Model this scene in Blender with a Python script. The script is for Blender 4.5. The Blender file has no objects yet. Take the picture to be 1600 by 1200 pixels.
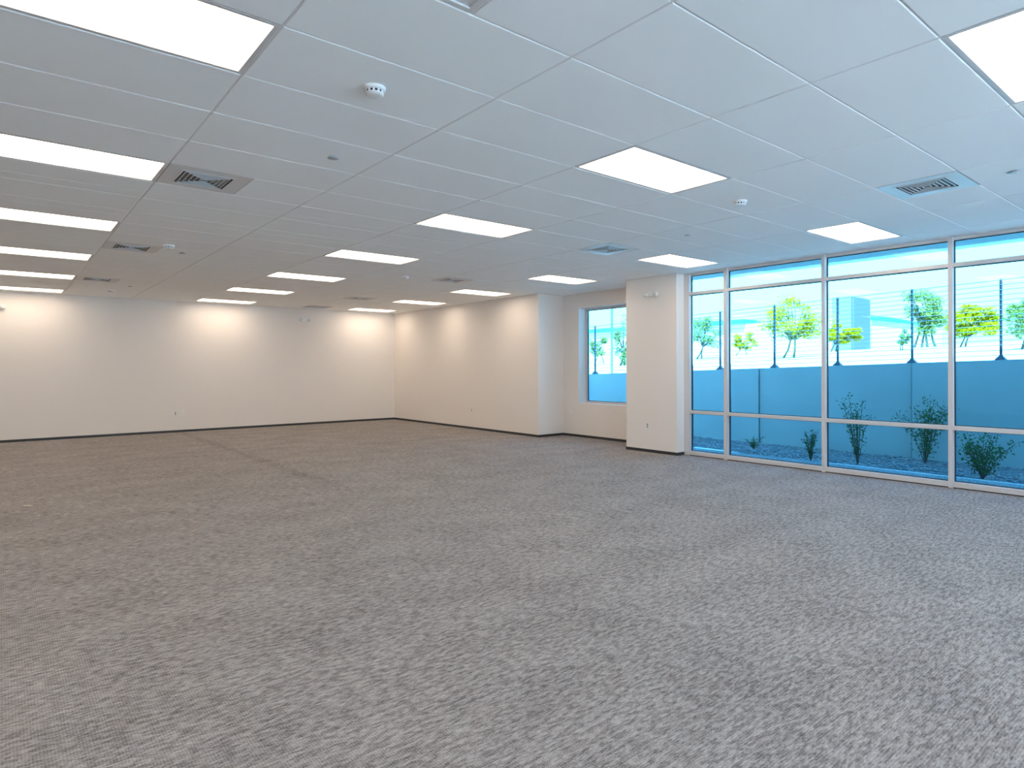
import bpy, bmesh, math, random
from mathutils import Vector, Matrix
random.seed(7)
C = bpy.context.scene.collection
H = 2.9914            # ceiling height
TX, TY = 1.2192, 0.6096   # ceiling module (four by two feet)

# ------------------------------------------------------------------ camera
F_PX, YAW, PIT, ROL = 982.8595, 0.6829, -0.0008, -0.003
CAM = Vector((0.2267, -2.8526, 1.446))
SY = -24.3183
fw = Vector((math.cos(PIT)*math.sin(YAW), math.cos(PIT)*math.cos(YAW), math.sin(PIT)))
rt = Vector((math.cos(YAW), -math.sin(YAW), 0))
up = rt.cross(fw)
rt2 = rt*math.cos(ROL) + up*math.sin(ROL)
up2 = up*math.cos(ROL) - rt*math.sin(ROL)
cam_d = bpy.data.cameras.new('camera')
cam_d.sensor_width = 36; cam_d.lens = F_PX/1600*36
cam_d.shift_y = SY/1600
cam_d.clip_end = 1000
cam = bpy.data.objects.new('camera', cam_d); C.objects.link(cam)
cam.matrix_world = Matrix(((rt2.x, up2.x, -fw.x, CAM.x), (rt2.y, up2.y, -fw.y, CAM.y),
                           (rt2.z, up2.z, -fw.z, CAM.z), (0, 0, 0, 1)))
bpy.context.scene.camera = cam

def spot(px, py, X):
    """world point at distance plane X seen at photo pixel px,py"""
    a = (px-800)/F_PX; b = (py-600-SY)/F_PX
    d = fw + rt2*a - up2*b
    t = (X-CAM.x)/d.x
    return CAM + d*t

# ------------------------------------------------------------------ materials
def mat(name, col, rough=0.6, metal=0.0, spec=0.5, noise=None, bump=None):
    m = bpy.data.materials.new(name); m.use_nodes = True
    nt = m.node_tree; b = nt.nodes['Principled BSDF']
    b.inputs['Base Color'].default_value = (*col, 1)
    b.inputs['Roughness'].default_value = rough
    b.inputs['Metallic'].default_value = metal
    b.inputs['Specular IOR Level'].default_value = spec
    if noise:
        sc, amt = noise
        tc = nt.nodes.new('ShaderNodeTexCoord'); n = nt.nodes.new('ShaderNodeTexNoise')
        n.inputs['Scale'].default_value = sc; n.inputs['Detail'].default_value = 5
        r = nt.nodes.new('ShaderNodeMix'); r.data_type = 'RGBA'
        r.inputs[6].default_value = (*[c*(1-amt) for c in col], 1)
        r.inputs[7].default_value = (*[min(1, c*(1+amt)) for c in col], 1)
        nt.links.new(tc.outputs['Object'], n.inputs['Vector'])
        nt.links.new(n.outputs['Fac'], r.inputs[0]); nt.links.new(r.outputs[2], b.inputs['Base Color'])
    if bump:
        sc, st = bump
        tc = nt.nodes.new('ShaderNodeTexCoord'); n = nt.nodes.new('ShaderNodeTexNoise')
        n.inputs['Scale'].default_value = sc; n.inputs['Detail'].default_value = 3
        bp = nt.nodes.new('ShaderNodeBump'); bp.inputs['Strength'].default_value = st
        bp.inputs['Distance'].default_value = 0.002
        nt.links.new(tc.outputs['Object'], n.inputs['Vector'])
        nt.links.new(n.outputs['Fac'], bp.inputs['Height']); nt.links.new(bp.outputs['Normal'], b.inputs['Normal'])
    return m

def emit(name, col, s):
    m = bpy.data.materials.new(name); m.use_nodes = True
    nt = m.node_tree; nt.nodes.clear()
    o = nt.nodes.new('ShaderNodeOutputMaterial'); e = nt.nodes.new('ShaderNodeEmission')
    e.inputs[0].default_value = (*col, 1); e.inputs[1].default_value = s
    nt.links.new(e.outputs[0], o.inputs[0])
    return m

def carpet():
    m = bpy.data.materials.new('woven_carpet'); m.use_nodes = True
    nt = m.node_tree; L = nt.links; b = nt.nodes['Principled BSDF']
    b.inputs['Roughness'].default_value = 0.95; b.inputs['Specular IOR Level'].default_value = 0.1
    tc = nt.nodes.new('ShaderNodeTexCoord')
    def noise(scx, scy, det=2, rough=.5, off=0):
        mp = nt.nodes.new('ShaderNodeMapping'); mp.inputs['Scale'].default_value = (scx, scy, 1)
        mp.inputs['Location'].default_value = (off, off*.7, 0)
        n = nt.nodes.new('ShaderNodeTexNoise'); n.inputs['Scale'].default_value = 1
        n.inputs['Detail'].default_value = det; n.inputs['Roughness'].default_value = rough
        L.new(tc.outputs['Object'], mp.inputs['Vector']); L.new(mp.outputs[0], n.inputs['Vector'])
        return n.outputs['Fac']
    def ramp(src, lo, hi, a=0., c=1.):
        r = nt.nodes.new('ShaderNodeMapRange'); r.inputs['From Min'].default_value = lo
        r.inputs['From Max'].default_value = hi; r.inputs['To Min'].default_value = a; r.inputs['To Max'].default_value = c
        L.new(src, r.inputs['Value']); return r.outputs[0]
    def mth(op, x, y):
        n = nt.nodes.new('ShaderNodeMath'); n.operation = op
        for i, v in enumerate((x, y)):
            if isinstance(v, (int, float)): n.inputs[i].default_value = v
            else: L.new(v, n.inputs[i])
        return n.outputs[0]
    streak = ramp(noise(13, 46, 2, .6), .40, .60)          # elongated two tone flecks along x
    streak2 = ramp(noise(32, 95, 2, .6, 5), .38, .62)
    fine = ramp(noise(150, 190, 1, .5, 9), .35, .65)
    blot = ramp(noise(1.6, 2.6, 3, .6, 3), .35, .65)
    # ribs of loops
    sep = nt.nodes.new('ShaderNodeSeparateXYZ'); L.new(tc.outputs['Object'], sep.inputs[0])
    rib = ramp(mth('SINE', mth('MULTIPLY', sep.outputs['Y'], 2*math.pi/0.011), 0), -1, 1)
    rib2 = ramp(mth('SINE', mth('MULTIPLY', sep.outputs['X'], 2*math.pi/0.011), 0), -1, 1)
    f = mth('ADD', mth('MULTIPLY', streak, .30), mth('MULTIPLY', streak2, .28))
    f = mth('ADD', f, mth('MULTIPLY', fine, .24))
    f = mth('ADD', f, mth('MULTIPLY', mth('MULTIPLY', rib, rib2), .24))
    f = mth('ADD', f, mth('MULTIPLY', mth('SUBTRACT', blot, .5), .12))
    # faint worn seam running towards the back wall
    sm = mth('ABSOLUTE', mth('SUBTRACT', sep.outputs['X'], 3.42), 0)
    seam = ramp(sm, .0, .16, .10, 0.)
    ext = ramp(sep.outputs['Y'], 3.6, 5.5, 0, 1)
    f = mth('SUBTRACT', f, mth('MULTIPLY', seam, ext))
    mix = nt.nodes.new('ShaderNodeMix'); mix.data_type = 'RGBA'; mix.clamp_factor = True
    mix.inputs[6].default_value = (0.076, 0.068, 0.067, 1)
    mix.inputs[7].default_value = (0.54, 0.50, 0.485, 1)
    L.new(f, mix.inputs[0]); L.new(mix.outputs[2], b.inputs['Base Color'])
    bp = nt.nodes.new('ShaderNodeBump'); bp.inputs['Strength'].default_value = .5; bp.inputs['Distance'].default_value = .004
    L.new(f, bp.inputs['Height']); L.new(bp.outputs['Normal'], b.inputs['Normal'])
    return m

def glass(name, tint):
    m = bpy.data.materials.new(name); m.use_nodes = True
    nt = m.node_tree; nt.nodes.clear(); L = nt.links
    o = nt.nodes.new('ShaderNodeOutputMaterial'); t = nt.nodes.new('ShaderNodeBsdfTransparent')
    g = nt.nodes.new('ShaderNodeBsdfGlossy'); mx = nt.nodes.new('ShaderNodeMixShader')
    fr = nt.nodes.new('ShaderNodeFresnel'); fr.inputs[0].default_value = 1.30
    t.inputs[0].default_value = (*tint, 1)
    g.inputs['Color'].default_value = (.8, .9, 1, 1); g.inputs['Roughness'].default_value = 0
    L.new(fr.outputs[0], mx.inputs[0]); L.new(t.outputs[0], mx.inputs[1]); L.new(g.outputs[0], mx.inputs[2])
    L.new(mx.outputs[0], o.inputs[0])
    return m

def gravel(name, a, c, sc=28):
    m = bpy.data.materials.new(name); m.use_nodes = True
    nt = m.node_tree; L = nt.links; b = nt.nodes['Principled BSDF']
    b.inputs['Roughness'].default_value = .9
    tc = nt.nodes.new('ShaderNodeTexCoord'); v = nt.nodes.new('ShaderNodeTexVoronoi')
    v.inputs['Scale'].default_value = sc
    r = nt.nodes.new('ShaderNodeMix'); r.data_type = 'RGBA'
    r.inputs[6].default_value = (*a, 1); r.inputs[7].default_value = (*c, 1)
    s = nt.nodes.new('ShaderNodeSeparateColor')
    L.new(tc.outputs['Object'], v.inputs['Vector']); L.new(v.outputs['Color'], s.inputs[0])
    L.new(s.outputs[0], r.inputs[0]); L.new(r.outputs[2], b.inputs['Base Color'])
    bp = nt.nodes.new('ShaderNodeBump'); bp.inputs['Distance'].default_value = .02; bp.invert = True
    L.new(v.outputs['Distance'], bp.inputs['Height']); L.new(bp.outputs['Normal'], b.inputs['Normal'])
    return m

def leafmat(name, a, c, trans=.35):
    m = bpy.data.materials.new(name); m.use_nodes = True
    nt = m.node_tree; nt.nodes.clear(); L = nt.links
    o = nt.nodes.new('ShaderNodeOutputMaterial')
    d = nt.nodes.new('ShaderNodeBsdfDiffuse'); t = nt.nodes.new('ShaderNodeBsdfTranslucent'); mx = nt.nodes.new('ShaderNodeMixShader')
    g = nt.nodes.new('ShaderNodeNewGeometry'); r = nt.nodes.new('ShaderNodeMix'); r.data_type = 'RGBA'
    r.inputs[6].default_value = (*a, 1); r.inputs[7].default_value = (*c, 1)
    L.new(g.outputs['Random Per Island'], r.inputs[0])
    L.new(r.outputs[2], d.inputs[0]); L.new(r.outputs[2], t.inputs[0]); mx.inputs[0].default_value = trans
    L.new(d.outputs[0], mx.inputs[1]); L.new(t.outputs[0], mx.inputs[2]); L.new(mx.outputs[0], o.inputs[0])
    return m

M = {}
M['wall'] = mat('painted_drywall', (0.81, 0.76, 0.715), .75, spec=.25, bump=(180, .12))
M['tile'] = mat('ceiling_tile', (0.91, 0.92, 0.91), .9, spec=.15, bump=(260, .25))
M['tee'] = mat('white_ceiling_grid', (0.74, 0.74, 0.74), .45)
M['carpet'] = carpet()
M['base'] = mat('dark_rubber_base', (0.028, 0.032, 0.038), .5)
M['alu'] = mat('pale_aluminium_frame', (0.66, 0.63, 0.62), .42, metal=.15)
M['gasket'] = mat('black_gasket', (0.012, 0.02, 0.03), .6)
M['clear'] = glass('rear_fill_glass', (0.69, 0.80, 0.875))  # paler tint for the added rear glazing, sets how much daylight enters
M['glass'] = glass('blue_tinted_glass', (0.355, 0.725, 0.875))
M['lamp'] = emit('lit_diffuser', (1.0, 0.825, 0.645), 6.1)
M['lampframe'] = mat('light_frame_paint', (0.62, 0.61, 0.60), .5)
M['vent'] = mat('white_vent_metal', (0.66, 0.655, 0.65), .4)
M['louver'] = mat('shaded_louver_metal', (0.20, 0.20, 0.20), .5)  # white blades coloured dark to stand for shade inside the vent
M['dark'] = mat('dark_duct_metal', (0.03, 0.032, 0.035), .7)
M['plastic'] = mat('white_plastic', (0.80, 0.80, 0.79), .4)
M['greyplastic'] = mat('grey_plastic', (0.30, 0.27, 0.25), .5)
M['slotdark'] = mat('dark_slots', (0.03, 0.03, 0.03), .6)
M['lens'] = mat('clear_lamp_lens', (0.70, 0.72, 0.72), .15)
M['plate'] = mat('sprinkler_cover_paint', (0.40, 0.41, 0.42), .5)
M['concrete'] = mat('grey_concrete', (0.52, 0.53, 0.52), .85, noise=(.9, .16), bump=(60, .3))
M['strip'] = mat('pale_concrete_strip', (0.80, 0.80, 0.78), .8, noise=(4, .06))
M['gravel'] = gravel('dark_gravel', (0.04, 0.04, 0.045), (0.36, 0.32, 0.31))
M['desert'] = gravel('pale_desert_gravel', (0.60, 0.54, 0.50), (0.84, 0.78, 0.74), 6)
M['stone'] = mat('loose_stone', (0.27, 0.25, 0.25), .9, noise=(3, .5))
M['steel'] = mat('dark_painted_steel', (0.035, 0.04, 0.06), .5)
M['wire'] = mat('galvanised_cable', (0.16, 0.20, 0.24), .5, metal=.4)
M['soffit'] = mat('white_soffit_panel', (0.92, 0.92, 0.92), .7)
M['stucco'] = mat('building_stucco', (0.70, 0.68, 0.65), .9)
M['bark'] = mat('pale_bark', (0.10, 0.075, 0.05), .9, noise=(9, .3))
M['barkgreen'] = mat('green_bark', (0.13, 0.12, 0.05), .9, noise=(9, .3))
M['yellowleaf'] = leafmat('yellow_bloom_leaf', (0.62, 0.36, 0.008), (0.50, 0.40, 0.012))
M['greenleaf'] = leafmat('green_leaf', (0.17, 0.21, 0.06), (0.36, 0.33, 0.10))
M['palegreenleaf'] = leafmat('pale_green_leaf', (0.22, 0.24, 0.08), (0.44, 0.36, 0.08))
M['shrubleaf'] = leafmat('dark_shrub_leaf', (0.035, 0.10, 0.035), (0.10, 0.19, 0.06), .2)
M['twig'] = mat('shrub_stem', (0.14, 0.10, 0.07), .9)
M['farwhite'] = mat('far_white_wall', (0.72, 0.74, 0.74), .9)
M['farblue'] = mat('far_blue_fascia', (0.05, 0.30, 0.50), .7)
M['towershade'] = mat('far_tower_shaded_side', (0.13, 0.10, 0.15), .8)  # shade painted into the side face, which the sun also reaches
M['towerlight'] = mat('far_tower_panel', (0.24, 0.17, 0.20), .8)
M['scrap'] = mat('paper_scrap', (0.7, 0.62, 0.52), .9)

# ------------------------------------------------------------------ mesh helpers
def obj(name, bm, m, parent=None, smooth=False):
    me = bpy.data.meshes.new(name); bmesh.ops.recalc_face_normals(bm, faces=bm.faces[:])
    bm.to_mesh(me); bm.free()
    for mm in (m if isinstance(m, (list, tuple)) else [m]): me.materials.append(mm)
    if smooth:
        for p in me.polygons: p.use_smooth = True
    o = bpy.data.objects.new(name, me); C.objects.link(o)
    if parent: o.parent = parent
    return o
def empty(name, loc, rz=0):
    o = bpy.data.objects.new(name, None); o.empty_display_size = .1
    o.location = loc; o.rotation_euler = (0, 0, rz); C.objects.link(o); return o
def tag(o, label, cat, group=None, kind=None):
    o['label'] = label; o['category'] = cat
    if group: o['group'] = group
    if kind: o['kind'] = kind
    return o
def struct(o, label=None):
    o['kind'] = 'structure'
    if label: o['label'] = label
    return o
def box(bm, x0, x1, y0, y1, z0, z1, bev=0, mi=0):
    vs = [bm.verts.new((x, y, z)) for x in (x0, x1) for y in (y0, y1) for z in (z0, z1)]
    idx = ((0, 1, 3, 2), (4, 6, 7, 5), (0, 4, 5, 1), (2, 3, 7, 6), (0, 2, 6, 4), (1, 5, 7, 3))
    fs = [bm.faces.new([vs[i] for i in f]) for f in idx]
    for f in fs: f.material_index = mi
    if bev:
        es = list({e for f in fs for e in f.edges})
        bmesh.ops.bevel(bm, geom=es, offset=bev, segments=2, profile=.5, affect='EDGES')
def bxobj(name, m, parent, *a, bev=0):
    bm = bmesh.new(); box(bm, *a, bev=bev); return obj(name, bm, m, parent)
def lathe(bm, prof, n=24, axis='Z', org=(0, 0, 0), mi=0):
    rings = []
    for r, z in prof:
        rg = []
        for k in range(n):
            a = 2*math.pi*k/n; c, s = r*math.cos(a), r*math.sin(a)
            p = (c, s, z) if axis == 'Z' else ((z, c, s) if axis == 'X' else (c, z, s))
            rg.append(bm.verts.new((p[0]+org[0], p[1]+org[1], p[2]+org[2])))
        rings.append(rg)
    for a, b in zip(rings, rings[1:]):
        for k in range(n):
            f = bm.faces.new((a[k], a[(k+1) % n], b[(k+1) % n], b[k])); f.material_index = mi
    for rg, fl in ((rings[0], True), (rings[-1], False)):
        if len(rg) > 2:
            try:
                f = bm.faces.new(rg[::-1] if fl else rg); f.material_index = mi
            except ValueError: pass
def tube(bm, pts, rad, n=6):
    rings = []
    for i, p in enumerate(pts):
        p = Vector(p)
        d = (Vector(pts[min(i+1, len(pts)-1)])-Vector(pts[max(i-1, 0)])).normalized()
        a = d.orthogonal().normalized(); b = d.cross(a)
        r = rad[i] if isinstance(rad, (list, tuple)) else rad
        rings.append([bm.verts.new(p+(a*math.cos(2*math.pi*k/n)+b*math.sin(2*math.pi*k/n))*r) for k in range(n)])
    for r0, r1 in zip(rings, rings[1:]):
        # align the rings
        best = min(range(n), key=lambda s: (r0[0].co-r1[s].co).length)
        r1[:] = r1[best:]+r1[:best]
        for k in range(n): bm.faces.new((r0[k], r0[(k+1) % n], r1[(k+1) % n], r1[k]))
    bm.faces.new(rings[0][::-1]); bm.faces.new(rings[-1])
def copy_tree(o, parent=None):
    c = o.copy(); C.objects.link(c); c.parent = parent
    for ch in [x for x in bpy.data.objects if x.parent == o]: copy_tree(ch, c)
    return c

# ------------------------------------------------------------------ room shell
XL, YR = -5.4864, -7.3152          # left wall, rear wall (behind the photographer)
YB, XR, XA, XP, XW = 13.12, 8.91, 9.62, 8.82, 9.01
Y1, YP0, YP1 = 6.95, 4.507, 3.435
YS = -6.83                          # far end of the glazing, out of frame
FH = H+.02
floor = bxobj('floor', M['carpet'], None, XL-.2, 9.9, YR-.2, YB+.2, -.12, 0)
struct(floor, 'grey brown flecked carpet floor')
struct(bxobj('wall_back', M['wall'], None, XL-.2, 9.9, YB, YB+.2, 0, FH), 'long off white back wall')
struct(bxobj('wall_right', M['wall'], None, XR, 9.9, Y1, YB, 0, FH), 'off white right wall running to the back corner')
bm = bmesh.new()
WY0, WY1, WZ0, WZ1 = 4.86, 6.48, .705, 2.69
for a in ((XA, 9.9, YP0, WY0, 0, FH), (XA, 9.9, WY1, Y1, 0, FH), (XA, 9.9, WY0, WY1, 0, WZ0), (XA, 9.9, WY0, WY1, WZ1, FH)):
    box(bm, *a)
struct(obj('wall_alcove', bm, M['wall']), 'recessed wall section holding the small window')
bm = bmesh.new(); box(bm, XP, 9.125, YP1, YP0, 0, FH); box(bm, 9.125, 9.9, 4.25, YP0, 0, FH)
struct(obj('wall_pier', bm, M['wall']), 'projecting wall pier between the small window and the glazing')
struct(bxobj('wall_left', M['wall'], None, XL-.2, XL, YR, YB, 0, FH), 'left side wall outside the frame')
bm = bmesh.new(); RX0, RX1 = -1.2, 8.6
box(bm, XL-.2, RX0, YR-.2, YR, 0, FH); box(bm, RX1, 9.2, YR-.2, YR, 0, FH); box(bm, RX0, RX1, YR-.2, YR, 2.95, FH)
struct(obj('wall_rear', bm, M['wall']), 'rear wall behind the photographer')
w3 = empty('added_rear_window', ((RX0+RX1)/2, YR-.1, 0)); struct(w3, 'wide unseen glazing added in the rear wall for daylight')  # unseen glazing, added to bring daylight onto the near ceiling and floor
i3 = Matrix.Translation(-Vector(w3.location))
def w3part(name, m, *a):
    o = bxobj(name, m, w3, *a); o.matrix_parent_inverse = i3
xs3 = [RX0+(RX1-RX0)*k/6 for k in range(7)]
for x in xs3: w3part('mullion', M['alu'], max(RX0+.0005, x-.025), min(RX1-.0005, x+.025), YR-.16, YR-.04, .0005, 2.9495)
for a, b in zip(xs3, xs3[1:]):
    a, b = a+.0255, b-.0255
    w3part('sill_rail', M['alu'], a, b, YR-.16, YR-.04, .0005, .07); w3part('head_rail', M['alu'], a, b, YR-.16, YR-.04, 2.90, 2.9495)
    w3part('glass_pane', M['clear'], a, b, YR-.12, YR-.10, .0705, 2.8995)
struct(bxobj('wall_front', M['wall'], None, 9.0, 9.2, YR, YS, 0, FH), 'short wall past the end of the glazing')
# baseboards
BB, BT = .05, .007
def base(name, *a, label): struct(bxobj(name, M['base'], None, *a, bev=.002), label)
base('baseboard_back', XL, XR-.0005, YB-BT, YB-.0003, .0002, BB, label='dark base strip along the back wall')
base('baseboard_right', XR-BT, XR-.0003, Y1, YB-BT-.0005, .0002, BB, label='dark base strip along the right wall')
base('baseboard_return', XR-BT, XA-.0005, Y1-BT, Y1-.0003, .0002, BB, label='dark base strip on the short return')
base('baseboard_alcove', XA-BT, XA-.0003, YP0+BT, Y1-BT-.0005, .0002, BB, label='dark base strip below the small window')
bm = bmesh.new(); box(bm, XP-BT, XP-.0003, YP1-BT, YP0+BT, .0002, BB); box(bm, XP, XW-.002, YP1-BT, YP1-.0003, .0002, BB)
struct(obj('baseboard_pier', bm, M['base']), 'dark base strip around the pier')

# ceiling: lay-in tiles with a narrow grid; openings where lights and vents sit
lights = [(0, j) for j in (0, 4, 8, 12, 16, 20)] + [(3, j) for j in (-4, 0, 4, 8, 12, 16, 20)] + [(6, j) for j in (0, 4, 8, 12, 16, 20)]
hidden_lights = [(6, -4), (0, -4), (0, -8), (3, -8), (6, -8)] + [(-3, j) for j in (-8, -4, 0, 4, 8, 12, 16, 20)]
lset = set(lights+hidden_lights)
vents = [(1, 4), (1, 10), (1, 16), (5, -2), (5, 4), (5, 10), (5, 16)]
grilles = [(1, -2), (5, 20)]
vset = set(vents+grilles)
def outline_ok(x, y):
    if y > Y1: return x < XR
    if y > YP0: return x < XA
    if y > YP1: return x < XP
    return x < XW+.09
bm = bmesh.new(); GP = .006
def tile(x0, x1, y0, y1):
    # one tegular tile with a soft edge, underside at H
    e = .004
    b0 = [(x0, y0), (x1, y0), (x1, y1), (x0, y1)]
    b1 = [(x0+e, y0+e), (x1-e, y0+e), (x1-e, y1-e), (x0+e, y1-e)]
    lo = [bm.verts.new((*p, H)) for p in b1]; mid = [bm.verts.new((*p, H+.003)) for p in b0]
    hi = [bm.verts.new((*p, H+.02)) for p in b0]
    bm.faces.new(lo[::-1]); bm.faces.new(hi)
    for a, b in ((lo, mid), (mid, hi)):
        for k in range(4): bm.faces.new((a[k], a[(k+1) % 4], b[(k+1) % 4], b[k]))
tees = bmesh.new()
nx0, nx1, ny0, ny1 = -5, 8, -12, 22
def limit_x(y):
    return XR if y > Y1 else XA if y > YP0 else XP if y > YP1 else XW+.08
for i in range(nx0, nx1):
    for j in range(ny0, ny1):
        x0, x1, y0, y1 = i*TX, (i+1)*TX, j*TY, (j+1)*TY
        if (i, j) in lset: continue
        spans = [(y0, min(y1, YB))]
        for b in (Y1, YP0, YP1):
            if y0 < b < y1: spans = [(y0, b), (b, y1)]
        xs = x0
        if (i, j) in vset:
            xs = x0+TX/2
            box(tees, xs-GP, xs+GP, y0, y1, H+.006, H+.018)
        for a, b in spans:
            xm = min(x1, limit_x((a+b)/2)+.0)
            if i == nx0: xs = max(xs, XL)
            if xm-xs > .03 and b-a > .02:
                ga = .0045 if a == y0 else 0; gb = .0045 if b == y1 else 0
                tile(xs+GP, xm-(GP if xm == x1 else 0), max(a, YR)+ga, b-gb)
for i in range(nx0, nx1+1):
    x = i*TX
    segs = [(YR, min(YB, 99))]
    if x > XP: segs = [(YR, YP1), (YP0, Y1)] if x < XA and x > XR else [(YR, YP1)]
    if XP < x <= XR: segs = [(YR, YP1), (YP0, YB)]
    if x > XW+.08: segs = []
    for a, b in segs: box(tees, x-GP, x+GP, a, b, H+.006, H+.018)
for j in range(ny0, ny1+1):
    y = j*TY
    box(tees, XL, limit_x(y), y-GP, y+GP, H+.0055, H+.0175)
ceil = obj('ceiling', bm, M['tile']); struct(ceil, 'suspended ceiling of large pale tiles')
tg = obj('ceiling_grid', tees, M['tee'], ceil)
# wall angle trims where the ceiling meets the walls
at = bmesh.new(); A = .022
for a in ((XL, XR, YB-A, YB), (XR-A, XR, Y1, YB), (XR-A, XA, Y1-A, Y1), (XA-A, XA, YP0, Y1), (XP-A, XP, YP1, YP0)):
    box(at, *a, H-.0015, H-.0002)
obj('wall_angle', at, M['tee'], ceil)
# roof / plenum mass above the room
bm = bmesh.new(); box(bm, XL-.4, 9.9, YR-.4, YB+.4, FH+.14, 5.6)
box(bm, XL-.2, 9.9, YR-.2, YB+.2, FH, FH+.14)
struct(obj('roof', bm, M['stucco']), 'building mass above the ceiling')

# ------------------------------------------------------------------ storefront glazing (window_1)
w1 = empty('window_1', (XW, -1.7, 0)); struct(w1, 'wide floor to ceiling glazing in pale metal frames')
def wpart(name, m, *a, bev=.002):
    o = bxobj(name, m, w1, *a, bev=bev); o.matrix_parent_inverse = Matrix.Translation(-Vector((XW, -1.7, 0))); return o
D0, D1 = XW, XW+.115
mull = [(3.329, YP1-.0005)] + [(2.636, 2.697), (1.136, 1.185), (-.357, -.309)] + [(-.357-1.497*k, -.309-1.497*k) for k in (1, 2, 3)] + [(YS+.0005, YS+.055)]
mull = sorted(mull)
for k, (a, b) in enumerate(mull):
    wpart('jamb' if k in (0, len(mull)-1) else 'mullion', M['alu'], D0, D1, a, b, .0, H-.002)
GX = XW+.085     # glass line
for (a0, a1), (b0, b1) in zip(mull, mull[1:]):
    ya, yb = a1+.0003, b0-.0003
    wpart('sill_rail', M['alu'], D0, D1, ya, yb, .012, .072)
    wpart('middle_rail', M['alu'], D0, D1, ya, yb, .690, .740)
    wpart('transom_rail', M['alu'], D0, D1, ya, yb, 2.632, 2.678)
    wpart('head_rail', M['alu'], D0+.03, D1, ya, yb, 2.952, H-.002)
    for z0, z1 in ((.0723, .6897), (.7403, 2.6317), (2.6783, 2.9517)):
        g = wpart('glass_pane', M['glass'], GX, GX+.024, ya, yb, z0, z1, bev=0)
        bm = bmesh.new(); t = .009; x0, x1 = XW+.062, GX-.0005
        box(bm, x0, x1, ya, ya+t, z0, z1); box(bm, x0, x1, yb-t, yb, z0, z1)
        box(bm, x0, x1, ya+t, yb-t, z0, z0+t); box(bm, x0, x1, ya+t, yb-t, z1-t, z1)
        o = obj('gasket', bm, M['gasket'], g)
bm = bmesh.new(); box(bm, XW+.01, D1, YS, YP1-.001, .0002, .0118)
o = obj('sill_shim', bm, M['gasket'], w1); o.matrix_parent_inverse = Matrix.Translation(-Vector((XW, -1.7, 0)))
for o in bpy.data.objects:
    if o.name.startswith('gasket'): o.matrix_parent_inverse = o.matrix_parent_inverse

# small window in the alcove (window_2)
w2 = empty('window_2', (9.85, 5.67, WZ0)); struct(w2, 'small blue tinted window in the recess beside the pier')
inv2 = Matrix.Translation(-Vector((9.85, 5.67, WZ0)))
def w2part(name, m, *a, bev=.001):
    o = bxobj(name, m, w2, *a, bev=bev); o.matrix_parent_inverse = inv2; return o
fx0, fx1 = 9.83, 9.895; fr = .04
w2part('jamb', M['alu'], fx0, fx1, WY1-fr, WY1-.0005, WZ0+.0005, WZ1-.0005)
w2part('jamb', M['alu'], fx0, fx1, WY0+.0005, WY0+fr, WZ0+.0005, WZ1-.0005)
w2part('head_rail', M['alu'], fx0, fx1, WY0+fr, WY1-fr, WZ1-fr, WZ1-.0005)
w2part('sill_rail', M['alu'], fx0, fx1, WY0+fr, WY1-fr, WZ0+.0005, WZ0+fr)
g = w2part('glass_pane', M['glass'], 9.865, 9.885, WY0+fr, WY1-fr, WZ0+fr, WZ1-fr, bev=0)
bm = bmesh.new(); x0, x1, t = 9.850, 9.8645, .010
ya, yb, z0, z1 = WY0+fr, WY1-fr, WZ0+fr, WZ1-fr
box(bm, x0, x1, ya, ya+t, z0, z1); box(bm, x0, x1, yb-t, yb, z0, z1)
box(bm, x0, x1, ya+t, yb-t, z0, z0+t); box(bm, x0, x1, ya+t, yb-t, z1-t, z1)
o = obj('gasket', bm, M['gasket'], g)

# ------------------------------------------------------------------ ceiling lights
def make_light():
    r = empty('ceiling_light', (0, 0, H))
    bm = bmesh.new(); x, y, g = TX/2, TY/2, .0075; w = .021
    for a in ((-x+g, x-g, -y+g, -y+g+w), (-x+g, x-g, y-g-w, y-g), (-x+g, -x+g+w, -y+g+w, y-g-w), (x-g-w, x-g, -y+g+w, y-g-w)):
        box(bm, *a, .001, .024)
    obj('frame', bm, M['lampframe'], r)
    bm = bmesh.new(); box(bm, -x+g+w, x-g-w, -y+g+w, y-g-w, .016, .020)
    obj('diffuser', bm, M['lamp'], r)
    bm = bmesh.new(); box(bm, -x+g, x-g, -y+g, y-g, .0245, .05)
    obj('housing', bm, M['vent'], r)
    return r
rown = {0: 'left row', 3: 'middle row', 6: 'right row by the windows', -3: 'row beyond the left edge'}
ordn = {20: 'nearest the back wall', 16: 'second from the back wall', 12: 'third from the back wall', 8: 'fourth from the back wall',
        4: 'fifth from the back wall', 0: 'sixth from the back wall', -4: 'seventh from the back wall', -8: 'eighth from the back wall'}
L0 = make_light(); first = True
for (i, j) in lights+hidden_lights:
    o = L0 if first else copy_tree(L0); first = False
    o.location = ((i+.5)*TX, (j+.5)*TY, H)
    tag(o, 'lit flat ceiling light panel, %s, %s' % (rown[i], ordn[j]), 'ceiling light', 'flat light panels in the ceiling')

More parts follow.
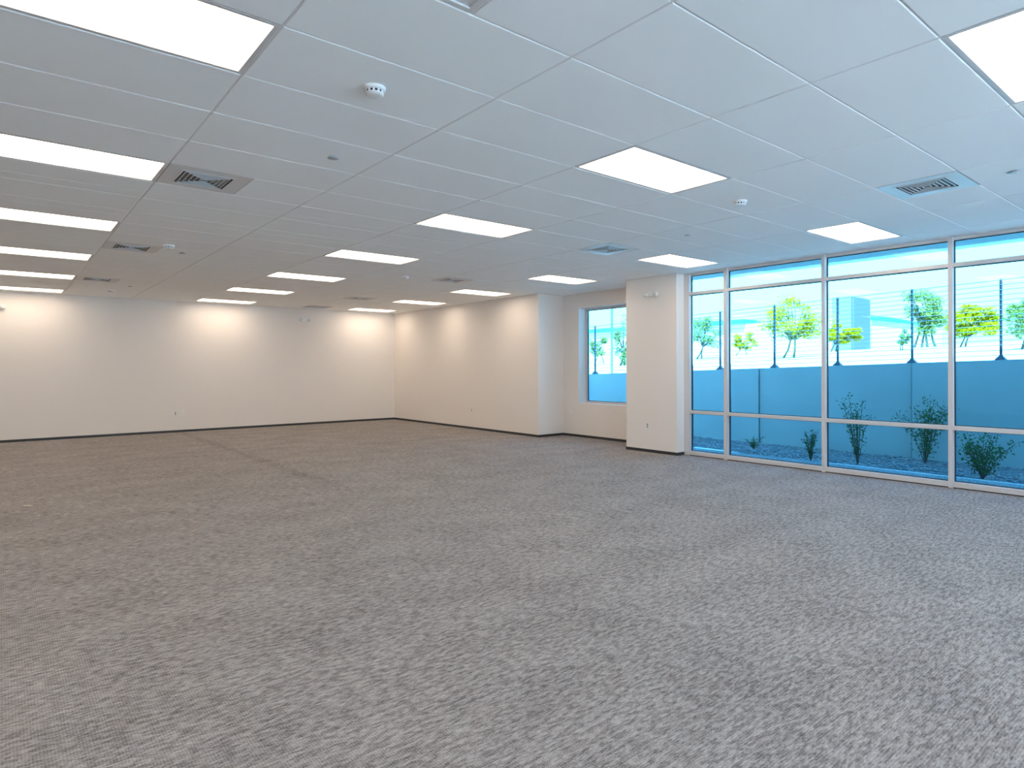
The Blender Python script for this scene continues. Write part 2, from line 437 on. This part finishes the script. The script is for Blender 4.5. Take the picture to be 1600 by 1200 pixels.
# ------------------------------------------------------------------ air vents
def ring(bm, r0, z0, r1, z1, th=.0012):
    # square frustum blade
    def sq(r, z): return [bm.verts.new((a*r, b*r, z)) for a, b in ((-1, -1), (1, -1), (1, 1), (-1, 1))]
    a, b, c, d = sq(r0, z0), sq(r1, z1), sq(r1-th*2, z1), sq(r0-th*2, z0)
    for p, q in ((a, b), (b, c), (c, d), (d, a)):
        for k in range(4): bm.faces.new((p[k], p[(k+1) % 4], q[(k+1) % 4], q[k]))
def make_vent():
    r = empty('air_vent', (0, 0, H)); h = TY/2-.008; o = .185
    bm = bmesh.new()
    for a in ((-h, h, -h, -o), (-h, h, o, h), (-h, -o, -o, o), (o, h, -o, o)): box(bm, *a, .0005, .003)
    obj('face_panel', bm, M['vent'], r)
    bm = bmesh.new(); w = .014
    for a in ((-o-w, o+w, -o-w, -o), (-o-w, o+w, o, o+w), (-o-w, -o, -o, o), (o, o+w, -o, o)): box(bm, *a, -.0025, .0004)
    obj('rim', bm, M['vent'], r)
    bm = bmesh.new()
    for a in ((-o, o, -o, -o+.003), (-o, o, o-.003, o), (-o, -o+.003, -o+.003, o-.003), (o-.003, o, -o+.003, o-.003)): box(bm, *a, .0005, .12)
    box(bm, -o, o, -o, o, .12, .123)
    obj('duct_throat', bm, M['dark'], r)
    for k in range(5):
        rr = .178-.034*k
        bm = bmesh.new(); ring(bm, rr-.012, .0015, rr, .022)
        ring(bm, rr-.0115, -.0035, rr-.0115, .0014, .0022)
        lv = obj('louver', bm, [M['louver'], M['vent']], r)  # shade put into the blade colour, lower beads stay white
        for i, p in enumerate(lv.data.polygons): p.material_index = 1 if max(lv.data.vertices[v].co.z for v in p.vertices) < .0016 and min(lv.data.vertices[v].co.z for v in p.vertices) < .001 else 0
    return r
vlab = {(1, 4): 'white square louvered air vent beside the left light row, nearest the photographer',
        (1, 10): 'square louvered air vent beside the left light row, midway to the back wall',
        (1, 16): 'small looking air vent at upper left close to the back wall',
        (5, -2): 'bright louvered air vent nearest the big windows at upper right',
        (5, 4): 'white air vent between the middle and right light rows, centre right',
        (5, 10): 'dark centred air vent in the ceiling left of the right light row',
        (5, 16): 'farthest air vent near the back right corner of the ceiling'}
V0 = make_vent(); first = True
for (i, j) in vents:
    o = V0 if first else copy_tree(V0); first = False
    o.location = (i*TX+TX/4, (j+.5)*TY, H)
    tag(o, vlab[(i, j)], 'vent', 'square supply air vents in the ceiling')
def make_grille():
    r = empty('return_grille', (0, 0, H)); h = TY/2-.008; w = .022
    bm = bmesh.new()
    for a in ((-h, h, -h, -h+w), (-h, h, h-w, h), (-h, -h+w, -h+w, h-w), (h-w, h, -h+w, h-w)): box(bm, *a, .0005, .014)
    obj('frame', bm, M['vent'], r)
    bm = bmesh.new(); q = h-w; n = 30
    for k in range(1, n):
        t = -q+2*q*k/n
        box(bm, t-.0006, t+.0006, -q, q, .001, .013); box(bm, -q, q, t-.0006, t+.0006, .001, .013)
    obj('grid_core', bm, M['vent'], r)
    bm = bmesh.new(); box(bm, -h, h, -h, h, .0145, .09); obj('duct_box', bm, M['dark'], r)
    return r
G0 = make_grille()
G0.location = (5*TX+TX/4, 20.5*TY, H); tag(G0, 'dark flat return air grille in the ceiling just before the back wall', 'vent')
r = empty('access_panel', (TX+TX/4, -1.5*TY, H)); h = TY/2-.008; w_ = .022
tag(r, 'flat grey square ceiling panel cut off by the top edge of the photo', 'ceiling panel')
bm = bmesh.new()
for a in ((-h, h, -h, -h+w_), (-h, h, h-w_, h), (-h, -h+w_, -h+w_, h-w_), (h-w_, h, -h+w_, h-w_)): box(bm, *a, .0005, .014)
obj('frame', bm, M['vent'], r)
bm = bmesh.new(); box(bm, -h+w_, h-w_, -h+w_, h-w_, .009, .013); obj('face', bm, M['vent'], r)

# ------------------------------------------------------------------ smoke detectors and sprinkler covers
def make_smoke():
    r = empty('smoke_detector', (0, 0, H))
    bm = bmesh.new(); lathe(bm, [(.0005, -.0002), (.062, -.0002), (.063, -.006), (.060, -.016), (.056, -.020), (.0005, -.020)], 32); obj('base_plate', bm, M['plastic'], r, True)
    bm = bmesh.new()
    lathe(bm, [(.046, -.0202), (.046, -.034), (.0005, -.034)], 32); obj('sensor_chamber', bm, M['slotdark'], r)
    bm = bmesh.new()
    for k in range(12):
        a = 2*math.pi*k/12; c, s = math.cos(a), math.sin(a)
        p = [Vector((c*.0475-s*d, s*.0475+c*d, z)) for d in (-.006, .006) for z in (-.0202, -.034)]
        q = [v+Vector((c, s, 0))*.004 for v in p]
        vs = [bm.verts.new(v) for v in p+q]
        for f in ((0, 1, 3, 2), (4, 6, 7, 5), (0, 4, 5, 1), (2, 3, 7, 6), (0, 2, 6, 4), (1, 5, 7, 3)): bm.faces.new([vs[x] for x in f])
    lathe(bm, [(.0515, -.0342), (.0505, -.040), (.042, -.046), (.028, -.048), (.0005, -.048)], 32)
    obj('cap', bm, M['plastic'], r)
    return r
slab = [((1.50, .51), 'round white smoke detector at upper left, nearest the photographer'),
        ((4.56, .56), 'white smoke detector just past the big bright panel of the middle row'),
        ((1.53, 9.75), 'white smoke detector beside the second air vent on the left'),
        ((4.54, 10.7), 'tiny white smoke detector in the distant middle of the ceiling'),
        ((1.57, 19.1), 'white smoke detector at far left just before the back wall')]
S0 = make_smoke()
for k, ((i, j), lab) in enumerate(slab):
    o = S0 if k == 0 else copy_tree(S0); o.location = (i*TX, j*TY, H)
    tag(o, lab, 'smoke detector', 'smoke detectors on the ceiling')
spl = [((1.74, 2.53), 'round grey sprinkler cover past the nearest smoke detector'),
       ((5.29, 2.53), 'round grey sprinkler cover in the ceiling before the right vent row'),
       ((5.30, -2.45), 'round pale sprinkler cover at the right edge of the photo'),
       ((1.73, 10.5), 'faint round sprinkler cover beyond the second left air vent'),
       ((1.73, 17.6), 'distant round sprinkler cover near the back wall at left')]
for k, ((i, j), lab) in enumerate(spl):
    if k == 0:
        bm = bmesh.new(); lathe(bm, [(.0005, .001), (.028, .001), (.028, -.004), (.040, -.005), (.041, -.0075), (.0005, -.009)], 28)
        P0 = obj('sprinkler_cover', bm, M['plate'], None, True); o = P0
    else: o = P0.copy(); C.objects.link(o)
    o.location = (i*TX, j*TY, H)
    tag(o, lab, 'sprinkler', 'flat sprinkler covers on the ceiling')

# ------------------------------------------------------------------ emergency lights (on walls)
def make_emergency():
    # faces local -Y, back at y=0
    r = empty('emergency_light', (0, 0, 0))
    bm = bmesh.new(); box(bm, -.075, .075, -.055, 0, -.045, .045, bev=.012); obj('housing', bm, M['plastic'], r, True)
    for s in (-1, 1):
        bm = bmesh.new()
        lathe(bm, [(.012, 0), (.03, -.006), (.042, -.03), (.044, -.05), (.0005, -.05)], 20, 'Y', (s*.100, -.022, -.008))
        box(bm, min(s*.07, s*.10), max(s*.07, s*.10), -.032, -.016, -.014, .0)
        h = obj('lamp_head', bm, M['plastic'], r, True)
        bm = bmesh.new(); lathe(bm, [(.038, -.0505), (.034, -.056), (.0005, -.060)], 20, 'Y', (s*.100, -.022, -.008))
        obj('lens', bm, M['lens'], h, True)
    return r
E0 = make_emergency(); G = 'twin head emergency lights on the walls'
E0.location = (6.31, YB, 2.70); tag(E0, 'twin head emergency light high on the back wall', 'emergency light', G)
o = copy_tree(E0); o.location = (.17, YB, 2.68); tag(o, 'emergency light cut off by the left edge of the photo', 'emergency light', G)
o = copy_tree(E0); o.location = (XP, 3.92, 2.69); o.rotation_euler = (0, 0, -math.pi/2); tag(o, 'white twin head emergency light high on the pier', 'emergency light', G)

# ------------------------------------------------------------------ outlets
def make_outlet():
    r = empty('wall_outlet', (0, 0, 0))
    bm = bmesh.new(); box(bm, -.035, .035, -.006, -.0005, -.057, .057, bev=.002); obj('cover_plate', bm, M['plastic'], r)
    for s in (-1, 1):
        bm = bmesh.new(); lathe(bm, [(.0165, -.0062), (.0165, -.0085), (.0005, -.0085)], 16, 'Y', (0, 0, s*.020)); q = obj('socket', bm, M['greyplastic'], r)
        bm = bmesh.new()
        for dx in (-.006, .006): box(bm, dx-.0012, dx+.0012, -.0092, -.0086, s*.020-.003, s*.020+.006)
        obj('slots', bm, M['slotdark'], q)
    return r
O0 = make_outlet(); G = 'power outlets low on the walls'
O0.location = (3.32, YB, .43); tag(O0, 'wall outlet low on the back wall, left of the white data plate', 'outlet', G)
for loc, rz, lab in (((XR, 9.34, .445), -math.pi/2, 'wall outlet low on the right wall'),
                     ((XP, 4.035, .452), -math.pi/2, 'wall outlet low on the pier beside the big windows'),):
    o = copy_tree(O0); o.location = loc; o.rotation_euler = (0, 0, rz); tag(o, lab, 'outlet', G)
def make_data(name='data_plate'):
    r = empty(name, (0, 0, 0))
    bm = bmesh.new(); box(bm, -.035, .035, -.007, 0, -.057, .057, bev=.002); obj('cover_plate', bm, M['plastic'], r)
    bm = bmesh.new(); box(bm, -.009, .009, -.0085, -.0072, -.010, .008); obj('jack', bm, M['plastic'], r)
    return r
D = make_data(); D.location = (3.475, YB, .445); tag(D, 'bright white data plate right of the back wall outlet', 'wall plate', 'blank white wall plates')
D2 = copy_tree(D); D2.location = (XA, 6.737, .515); D2.rotation_euler = (0, 0, -math.pi/2)
tag(D2, 'faint white plate below and left of the small window', 'wall plate', 'blank white wall plates')

# small pale scrap on the carpet
bm = bmesh.new(); box(bm, -.045, .045, -.012, .012, 0, .003, bev=.001)
sc = obj('paper_scrap', bm, M['scrap']); sc.location = (.45, 5.57, .0005); sc.rotation_euler = (0, 0, -.6)
tag(sc, 'small pale scrap lying on the carpet at far left', 'scrap')

# ------------------------------------------------------------------ outside: ground, strip, retaining wall
GZ = -.10
bm = bmesh.new(); box(bm, 9.9, 12.2, -25, 40, -.4, GZ); box(bm, 9.13, 9.9, -25, 4.24, -.4, GZ)
struct(obj('ground_gravel', bm, M['gravel']), 'gravel bed between the building and the wall')
bm = bmesh.new(); box(bm, -45, 9.1, -60, YR-.21, -.3, -.02); struct(obj('ground_bounce_paving', bm, M['strip']), 'unseen paving added to bounce sun through the rear glazing')  # added out of view to reflect sun up through the rear glazing
# pale concrete strip, outer edge partly covered by gravel
edge = [(-25, 10.42), (1.0, 10.42), (1.7, 10.42), (2.05, 10.30), (2.3, 9.9), (2.55, 9.75), (2.75, 10.05), (2.95, 10.28), (3.3, 10.40), (3.8, 10.50), (4.24, 10.5)]
bm = bmesh.new(); top = []; bot = []
inner = 9.14
for y, x in edge:
    top.append((bm.verts.new((inner, y, GZ+.03)), bm.verts.new((x, y, GZ+.03))))
    bot.append((bm.verts.new((inner, y, GZ-.05)), bm.verts.new((x+.02, y, GZ-.05))))
for k in range(len(edge)-1):
    bm.faces.new((top[k][0], top[k][1], top[k+1][1], top[k+1][0]))
    bm.faces.new((top[k][1], bot[k][1], bot[k+1][1], top[k+1][1]))
    bm.faces.new((top[k][0], top[k+1][0], bot[k+1][0], bot[k][0]))
struct(obj('trim_1', bm, M['strip']), 'pale concrete strip outside along the glazing')
# loose stones: uncountable
bm = bmesh.new()
for k in range(2600):
    y = random.uniform(-1.2, 6.5); x = random.uniform(10.0, 12.15)
    e = 10.45
    for (ya, xa), (yb, xb) in zip(edge, edge[1:]):
        if ya <= y <= yb: e = xa+(xb-xa)*(y-ya)/(yb-ya)
    if x < e-.04 or any((x-a)**2+(y-b)**2 < .05 for a, b in ((10.62, 2.10), (10.75, 1.42), (11.75, .80), (10.70, -.22), (11.30, 3.50))): continue
    s = random.uniform(.012, .035)
    mtx = Matrix.Translation((x, y, GZ+s*.3)) @ Matrix.Rotation(random.uniform(0, 6.3), 4, 'Z') @ Matrix.Diagonal((s, s*random.uniform(.6, 1), s*random.uniform(.5, .8), 1))
    bmesh.ops.create_icosphere(bm, subdivisions=1, radius=1, matrix=mtx)
st = obj('loose_gravel', bm, M['stone']); tag(st, 'loose grey stones scattered over the bed by the retaining wall', 'gravel', kind='stuff')

def wtop(y): return 1.545-.031*max(-12, min(y, 34))
bm = bmesh.new(); ys = [-24, -18, -12, -7.2, -4.42, -1.62, 1.149, 3.917, 6.68, 9.45, 12.2, 15, 20, 27, 34]
for k, (a, b) in enumerate(zip(ys, ys[1:])):
    off = 0 if (k % 2) else .035
    x0 = 12.2+off; a2, b2 = a+.011, b-.011
    v = [bm.verts.new(p) for p in ((x0, a2, -.4), (12.5, a2, -.4), (12.5, a2, wtop(a)), (x0, a2, wtop(a)),
                                   (x0, b2, -.4), (12.5, b2, -.4), (12.5, b2, wtop(b)), (x0, b2, wtop(b)))]
    for f in ((0, 1, 2, 3), (7, 6, 5, 4), (0, 4, 5, 1), (1, 5, 6, 2), (2, 6, 7, 3), (3, 7, 4, 0)): bm.faces.new([v[i] for i in f])
box(bm, 12.33, 12.49, ys[0], ys[-1], -.4, .95)
for y in ys[1:-1]: box(bm, 12.33, 12.49, y-.1, y+.1, .95, wtop(y+.1)-.004)
rw = obj('retaining_wall', bm, M['concrete']); tag(rw, 'long concrete retaining wall outside below the cable fence', 'wall')

# fence on top of the wall
FX = 12.36
fence = empty('cable_fence', (FX, 1.185, wtop(1.185))); tag(fence, 'dark post and horizontal cable fence on top of the retaining wall', 'fence')
finv = Matrix.Translation(-Vector(fence.location))
py = [1.185+1.235*k for k in range(-5, 13)]
for y in py:
    zt = wtop(y); bm = bmesh.new()
    box(bm, FX-.016, FX+.016, y-.016, y+.016, zt, zt+1.27)
    p = obj('post', bm, M['steel'], fence); p.matrix_parent_inverse = finv
    bm = bmesh.new()
    lathe(bm, [(.095, 0), (.095, .010), (.026, .072), (.0215, .072)], 4, 'Z', (FX, y, zt+.0005)); bmesh.ops.rotate(bm, verts=bm.verts[:], cent=(FX, y, 0), matrix=Matrix.Rotation(math.pi/4, 3, 'Z'))
    q = obj('base_plate', bm, M['steel'], p)
for k in range(16):
    z = .075+k*(1.25-.075)/15
    bm = bmesh.new(); r = .0065 if k == 15 else .0048
    tube(bm, [(FX-.022, py[0], wtop(py[0])+z), (FX-.022, py[-1], wtop(py[-1])+z)], r, 5)
    o = obj('cable', bm, M['wire'], fence); o.matrix_parent_inverse = finv

# sunlit desert ground beyond the wall
def tz(x, y):
    return wtop(y)-.06+.05*(min(x, 40)-12.5)+.06*math.sin(x*.7+y*.3)*min(1, (x-12.5)/4)
bm = bmesh.new(); xs = [12.5]+[12.5+1.5*k for k in range(1, 22)]+[50, 65, 90, 140, 260]; yy = [-40, -24, -12]+[-11+1.5*k for k in range(40)]+[60, 90, 140, 220]
grid = [[bm.verts.new((x, y, tz(x, y))) for y in yy] for x in xs]
for a, b in zip(grid, grid[1:]):
    for k in range(len(yy)-1): bm.faces.new((a[k], b[k], b[k+1], a[k+1]))
dg = obj('ground_desert', bm, M['desert'], None, True); struct(dg, 'bright sunlit desert ground beyond the wall')

# canopy outside above the glazing
bm = bmesh.new(); box(bm, 9.13, 11.3, -16, 4.05, 3.2, 3.42)
cp = empty('canopy', (9.9, 0, 3.2)); tag(cp, 'flat white canopy soffit outside over the glazing', 'canopy')
cinv = Matrix.Translation(-Vector(cp.location))
o = obj('fascia', bm, M['stucco'], cp); o.matrix_parent_inverse = cinv
bm = bmesh.new(); y = 4.0
while y > -15.8:
    box(bm, 9.15, 11.26, y-.298, y, 3.185, 3.1995); y -= .305
o = obj('soffit_panel', bm, M['soffit'], cp); o.matrix_parent_inverse = cinv
dl = [((10.66, 1.71), 'dark round canopy downlight seen through the second bay top pane'),
      ((10.68, .03), 'dark round canopy downlight beside the right mullion'),
      ((10.64, 3.36), 'dark round canopy downlight at the left end of the canopy')]
for k, ((x, y), lab) in enumerate(dl):
    if k == 0:
        bm = bmesh.new(); lathe(bm, [(.09, 0), (.09, -.012), (.07, -.014), (.055, -.004), (.0005, -.004)], 20); D0_ = obj('canopy_downlight', bm, M['steel']); o = D0_
    else: o = D0_.copy(); C.objects.link(o)
    o.location = (x, y, 3.1845); tag(o, lab, 'downlight', 'downlights in the canopy')

# ------------------------------------------------------------------ plants
def leaves(bm, cen, rad, n, size, rnd, long=2.0, shell=.35):
    for _ in range(n):
        while True:
            v = Vector((rnd.uniform(-1, 1), rnd.uniform(-1, 1), rnd.uniform(-1, 1)))
            if shell < v.length < 1: break
        p = Vector(cen)+Vector((v.x*rad[0], v.y*rad[1], v.z*rad[2]))
        a = Vector((rnd.gauss(0, 1), rnd.gauss(0, 1), rnd.gauss(0, 1))).normalized(); b = a.orthogonal().normalized()
        s = size*rnd.uniform(.6, 1.3)
        q = [p-a*s*long*.5, p+b*s*.4, p+a*s*long*.5, p-b*s*.4]
        bm.faces.new([bm.verts.new(x) for x in q])
def tree(name, X, crown, trunks, leaf, bark, label, cat, n, size, seed, group, blobs=9, shape=.6):
    """crown: (left, right, top, bottom) of the crown; trunks: list of base points"""
    rnd = random.Random(seed)
    lft, rgt, tp, bt = crown
    cx, cy = (lft+rgt)/2, (tp+bt)/2
    c = spot(cx, cy, X); wv = (spot(rgt, cy, X)-spot(lft, cy, X)).length/2*1.0
    cam_dir = Vector((c.x-CAM.x, c.y-CAM.y, 0)); dist = cam_dir.length
    wid = abs(rgt-lft)/F_PX*(Vector((c.x-CAM.x, c.y-CAM.y, 0)).dot(Vector((fw.x, fw.y, 0))))/2
    hei = abs(bt-tp)/F_PX*(Vector((c.x-CAM.x, c.y-CAM.y, 0)).dot(Vector((fw.x, fw.y, 0))))/2
    bx = spot(trunks[0], cy, X); zb = tz(bx.x, bx.y)
    root = empty(name, (bx.x, bx.y, zb)); tag(root, label, cat, group)
    inv = Matrix.Translation(-Vector(root.location))
    pts = []
    for k in range(blobs):
        while True:
            u, v, w_ = rnd.uniform(-1, 1), rnd.uniform(-1, 1), rnd.uniform(-1, 1)
            if u*u+v*v < 1 and u*u+v*v+w_*w_ > .15: break
        pts.append(Vector((c.x, c.y, c.z))+Vector((rt.x*u*wid*.84, rt.y*u*wid*.84, v*hei*.8))+Vector((fw.x, fw.y, 0))*w_*wid*.6)
    tb = bmesh.new()
    for i, px in enumerate(trunks):
        b = spot(px, cy, X); base_p = Vector((b.x, b.y, tz(b.x, b.y)-.05))
        mine = pts[i::len(trunks)]
        fork = base_p.lerp(Vector((c.x, c.y, c.z)), .45)+rt*rnd.uniform(-.1, .1)*wid
        th = .035*hei+.012
        tube(tb, [base_p, base_p.lerp(fork, .5)+rt*rnd.uniform(-.05, .05)*wid, fork], [th, th*.8, th*.6])
        for q in mine:
            m_ = fork.lerp(q, .5)+Vector((0, 0, .08*hei))
            tube(tb, [fork, m_, q], [th*.5, th*.35, th*.15], 5)
    o = obj('trunk', tb, bark, root); o.matrix_parent_inverse = inv
    lb = bmesh.new()
    for q in pts:
        rr = (wid*.30, wid*.30, hei*.24)
        leaves(lb, q, rr, int(n*(.95 if leaf is M['yellowleaf'] else .66))//blobs, size, rnd, 2.2, .1)
    o = obj('foliage', lb, leaf, root); o.matrix_parent_inverse = inv
G = 'trees beyond the retaining wall'
tree('palo_verde_tree', 24, (1190, 1292, 455, 536), [1223, 1240], M['yellowleaf'], M['barkgreen'], 'large yellow blooming tree beyond the fence in the second bay', 'tree', 5200, .058, 11, G, 34)
tree('green_tree', 36, (1074, 1136, 488, 546), [1088, 1096], M['greenleaf'], M['bark'], 'leafy green tree seen through the narrow first bay', 'tree', 3600, .085, 12, G, 26)
tree('palo_verde_tree', 42, (1142, 1186, 513, 548), [1147, 1168], M['yellowleaf'], M['bark'], 'small distant yellow tree left of the large yellow one', 'tree', 1900, .09, 13, G, 18)
tree('palo_verde_tree', 34, (1288, 1342, 504, 540), [1298, 1306], M['yellowleaf'], M['bark'], 'yellow tree in front of the grey tower in the third bay', 'tree', 3200, .075, 14, G, 22)
tree('green_tree', 34, (1410, 1482, 441, 532), [1428, 1440, 1449, 1462], M['palegreenleaf'], M['bark'], 'tall pale green tree with several thin trunks by the right mullion', 'tree', 5200, .08, 15, G, 34)
tree('green_shrub', 32, (1396, 1422, 513, 546), [1407, 1411], M['greenleaf'], M['bark'], 'small green bush left of the tall pale green tree', 'bush', 900, .06, 16, None, 9)
tree('palo_verde_tree', 30, (1478, 1558, 475, 530), [1498, 1508], M['yellowleaf'], M['bark'], 'bright yellow tree just right of the right mullion', 'tree', 4600, .072, 17, G, 30)
tree('green_tree', 24, (1574, 1640, 458, 534), [1596, 1606], M['palegreenleaf'], M['bark'], 'green tree cut off by the right edge of the photo', 'tree', 3600, .055, 18, G, 26)
tree('green_shrub', 34, (918, 956, 522, 562), [930, 944], M['palegreenleaf'], M['bark'], 'pale green bush seen through the small window', 'bush', 2200, .09, 19, None, 12)
tree('green_tree', 26, (957, 1000, 490, 580), [968, 976], M['greenleaf'], M['bark'], 'tall slender green tree in the small window beside the pier', 'tree', 3200, .07, 20, G, 26)

def shrub(x, y, h, w_, n, size, seed, label, stems=5, lean=0):
    rnd = random.Random(seed); root = empty('garden_shrub', (x, y, GZ)); tag(root, label, 'shrub', 'shrubs in the gravel bed')
    sb, lb = bmesh.new(), bmesh.new()
    for k in range(stems):
        a = rnd.uniform(0, 6.28); r = w_*rnd.uniform(.2, 1.0)
        tip = Vector((math.cos(a)*r*.5+0, math.sin(a)*r+lean*h*.3, h*rnd.uniform(.55, 1)))
        mid = tip*.5+Vector((0, 0, h*.12))
        tube(sb, [(0, 0, -.02), mid, tip], [.008, .006, .002], 5)
        for i in range(n//stems):
            t = rnd.uniform(.15, 1.03); p = (mid*(2*t) if t < .5 else mid.lerp(tip, 2*t-1))
            p = p+Vector((rnd.gauss(0, 1), rnd.gauss(0, 1), rnd.gauss(0, .8)))*w_*.13
            d = Vector((rnd.gauss(0, 1), rnd.gauss(0, 1), rnd.gauss(0, 1))).normalized(); b = d.orthogonal().normalized(); s = size*rnd.uniform(.6, 1.3)
            lb.faces.new([lb.verts.new(v) for v in (p-d*s, p+b*s*.45, p+d*s, p-b*s*.45)])
    obj('stems', sb, M['twig'], root); obj('foliage', lb, M['shrubleaf'], root)
shrub(10.62, 2.10, .50, .16, 420, .020, 31, 'small upright shrub in the gravel before the second bay mullion', 7)
shrub(10.75, 1.42, 1.12, .26, 620, .022, 32, 'tall thin leafy shrub at the left of the third bay', 9)
shrub(11.75, .80, 1.13, .40, 900, .026, 33, 'tall loose shrub against the wall by the right mullion', 10)
shrub(10.70, -.22, .62, .42, 950, .024, 34, 'wide low spreading shrub at the right edge of the photo', 12)
shrub(11.30, 3.50, .22, .20, 260, .018, 35, 'tiny low plant at the base of the wall in the second bay', 6)

# light pole seen through the small window
bm = bmesh.new(); tube(bm, [(14, 9.485, tz(14, 9.485)-.1), (14, 9.470, 4.4)], .032, 10)
pl = empty('light_pole', (14, 9.485, tz(14, 9.485))); tag(pl, 'slim blue grey pole beyond the wall in the small window', 'pole')
pinv = Matrix.Translation(-Vector(pl.location))
o = obj('shaft', bm, M['wire'], pl); o.matrix_parent_inverse = pinv
bm = bmesh.new(); box(bm, 13.8, 14.25, 9.40, 9.55, 4.4, 4.46, bev=.01); o = obj('lamp_head', bm, M['wire'], pl); o.matrix_parent_inverse = pinv

# far buildings
tw = empty('far_tower', (62, 22.5, 2.2)); tag(tw, 'blocky blue grey tower building behind the fence in the third bay', 'building')
tinv = Matrix.Translation(-Vector(tw.location))
a, b, c = spot(1300, 465, 60), spot(1330, 463, 60), spot(1349, 468, 64)
bm = bmesh.new(); box(bm, 60, 63.5, b.y, a.y, 1.5, 7.85); o = obj('main_block', bm, M['towerlight'], tw); o.matrix_parent_inverse = tinv
bm = bmesh.new(); box(bm, 60.02, 63.5, b.y-.25, b.y-.02, 1.5, 7.7); o = obj('shaded_side', bm, M['towershade'], tw); o.matrix_parent_inverse = tinv  # thin darker slab standing in for the tower's shaded side
lb_ = empty('far_building', (70, 40, 2)); tag(lb_, 'long low white building with a blue roof edge far behind the trees', 'building')
linv = Matrix.Translation(-Vector(lb_.location))
bm = bmesh.new(); box(bm, 68, 84, 24.5, 75, 1, 6.55); o = obj('wall', bm, M['farwhite'], lb_); o.matrix_parent_inverse = linv
bm = bmesh.new(); box(bm, 67.4, 84.5, 37, 76, 6.56, 7.05); o = obj('roof_edge', bm, M['farblue'], lb_); o.matrix_parent_inverse = linv
sh = empty('far_shed', (66, 20, 2)); tag(sh, 'low white building with a sloping blue roof left of the tall green tree', 'building')
sinv = Matrix.Translation(-Vector(sh.location))
bm = bmesh.new(); p0, p1, p2, p3 = spot(1360, 492, 65), spot(1360, 500, 65), spot(1442, 506, 65), spot(1442, 509, 65)
v = []
for dx in (0, 5):
    for p in (p0, p1, p3, p2): v.append(bm.verts.new((65+dx, p.y, p.z)))
for f in ((0, 1, 2, 3), (7, 6, 5, 4), (0, 4, 5, 1), (1, 5, 6, 2), (2, 6, 7, 3), (3, 7, 4, 0)): bm.faces.new([v[i] for i in f])
o = obj('roof_edge', bm, M['farblue'], sh); o.matrix_parent_inverse = sinv
bm = bmesh.new(); v = []
for dx in (.3, 5):
    for (y, z) in ((p1.y, p1.z-.02), (p1.y, 1.2), (p3.y, 1.2), (p3.y, p3.z-.02)): v.append(bm.verts.new((65+dx, y, z)))
for f in ((0, 1, 2, 3), (7, 6, 5, 4), (0, 4, 5, 1), (1, 5, 6, 2), (2, 6, 7, 3), (3, 7, 4, 0)): bm.faces.new([v[i] for i in f])
o = obj('wall', bm, M['farwhite'], sh); o.matrix_parent_inverse = sinv

# ------------------------------------------------------------------ light: sun from behind the building, sky
sd = bpy.data.lights.new('sun', 'SUN'); sd.energy = 31; sd.angle = .009; sd.color = (1, .95, .88)
so = bpy.data.objects.new('sun', sd); C.objects.link(so)
dirv = Vector((.62, .30, -1.0)).normalized()
so.rotation_euler = dirv.to_track_quat('-Z', 'Y').to_euler(); so.location = (-10, -6, 20)
w = bpy.data.worlds.new('sky'); bpy.context.scene.world = w; w.use_nodes = True
nt = w.node_tree; bg = nt.nodes['Background']
g_ = nt.nodes.new('ShaderNodeTexCoord'); s_ = nt.nodes.new('ShaderNodeSeparateXYZ'); cr = nt.nodes.new('ShaderNodeValToRGB')
cr.color_ramp.elements[0].position = 0.0; cr.color_ramp.elements[0].color = (.95, .95, .93, 1)
cr.color_ramp.elements[1].position = .7; cr.color_ramp.elements[1].color = (.38, .58, 1.0, 1)
e = cr.color_ramp.elements.new(.22); e.color = (.80, .90, 1.0, 1)
nt.links.new(g_.outputs['Generated'], s_.inputs[0]); nt.links.new(s_.outputs['Z'], cr.inputs[0]); nt.links.new(cr.outputs[0], bg.inputs[0])
bg.inputs[1].default_value = 5.2

sc_ = bpy.context.scene
sc_.cycles.max_bounces = 16; sc_.cycles.diffuse_bounces = 10; sc_.cycles.transparent_max_bounces = 24
sc_.view_settings.view_transform = 'Standard'; sc_.view_settings.look = 'None'
sc_.view_settings.exposure = 0.48; sc_.view_settings.gamma = 1; sc_.view_settings.use_curve_mapping = False
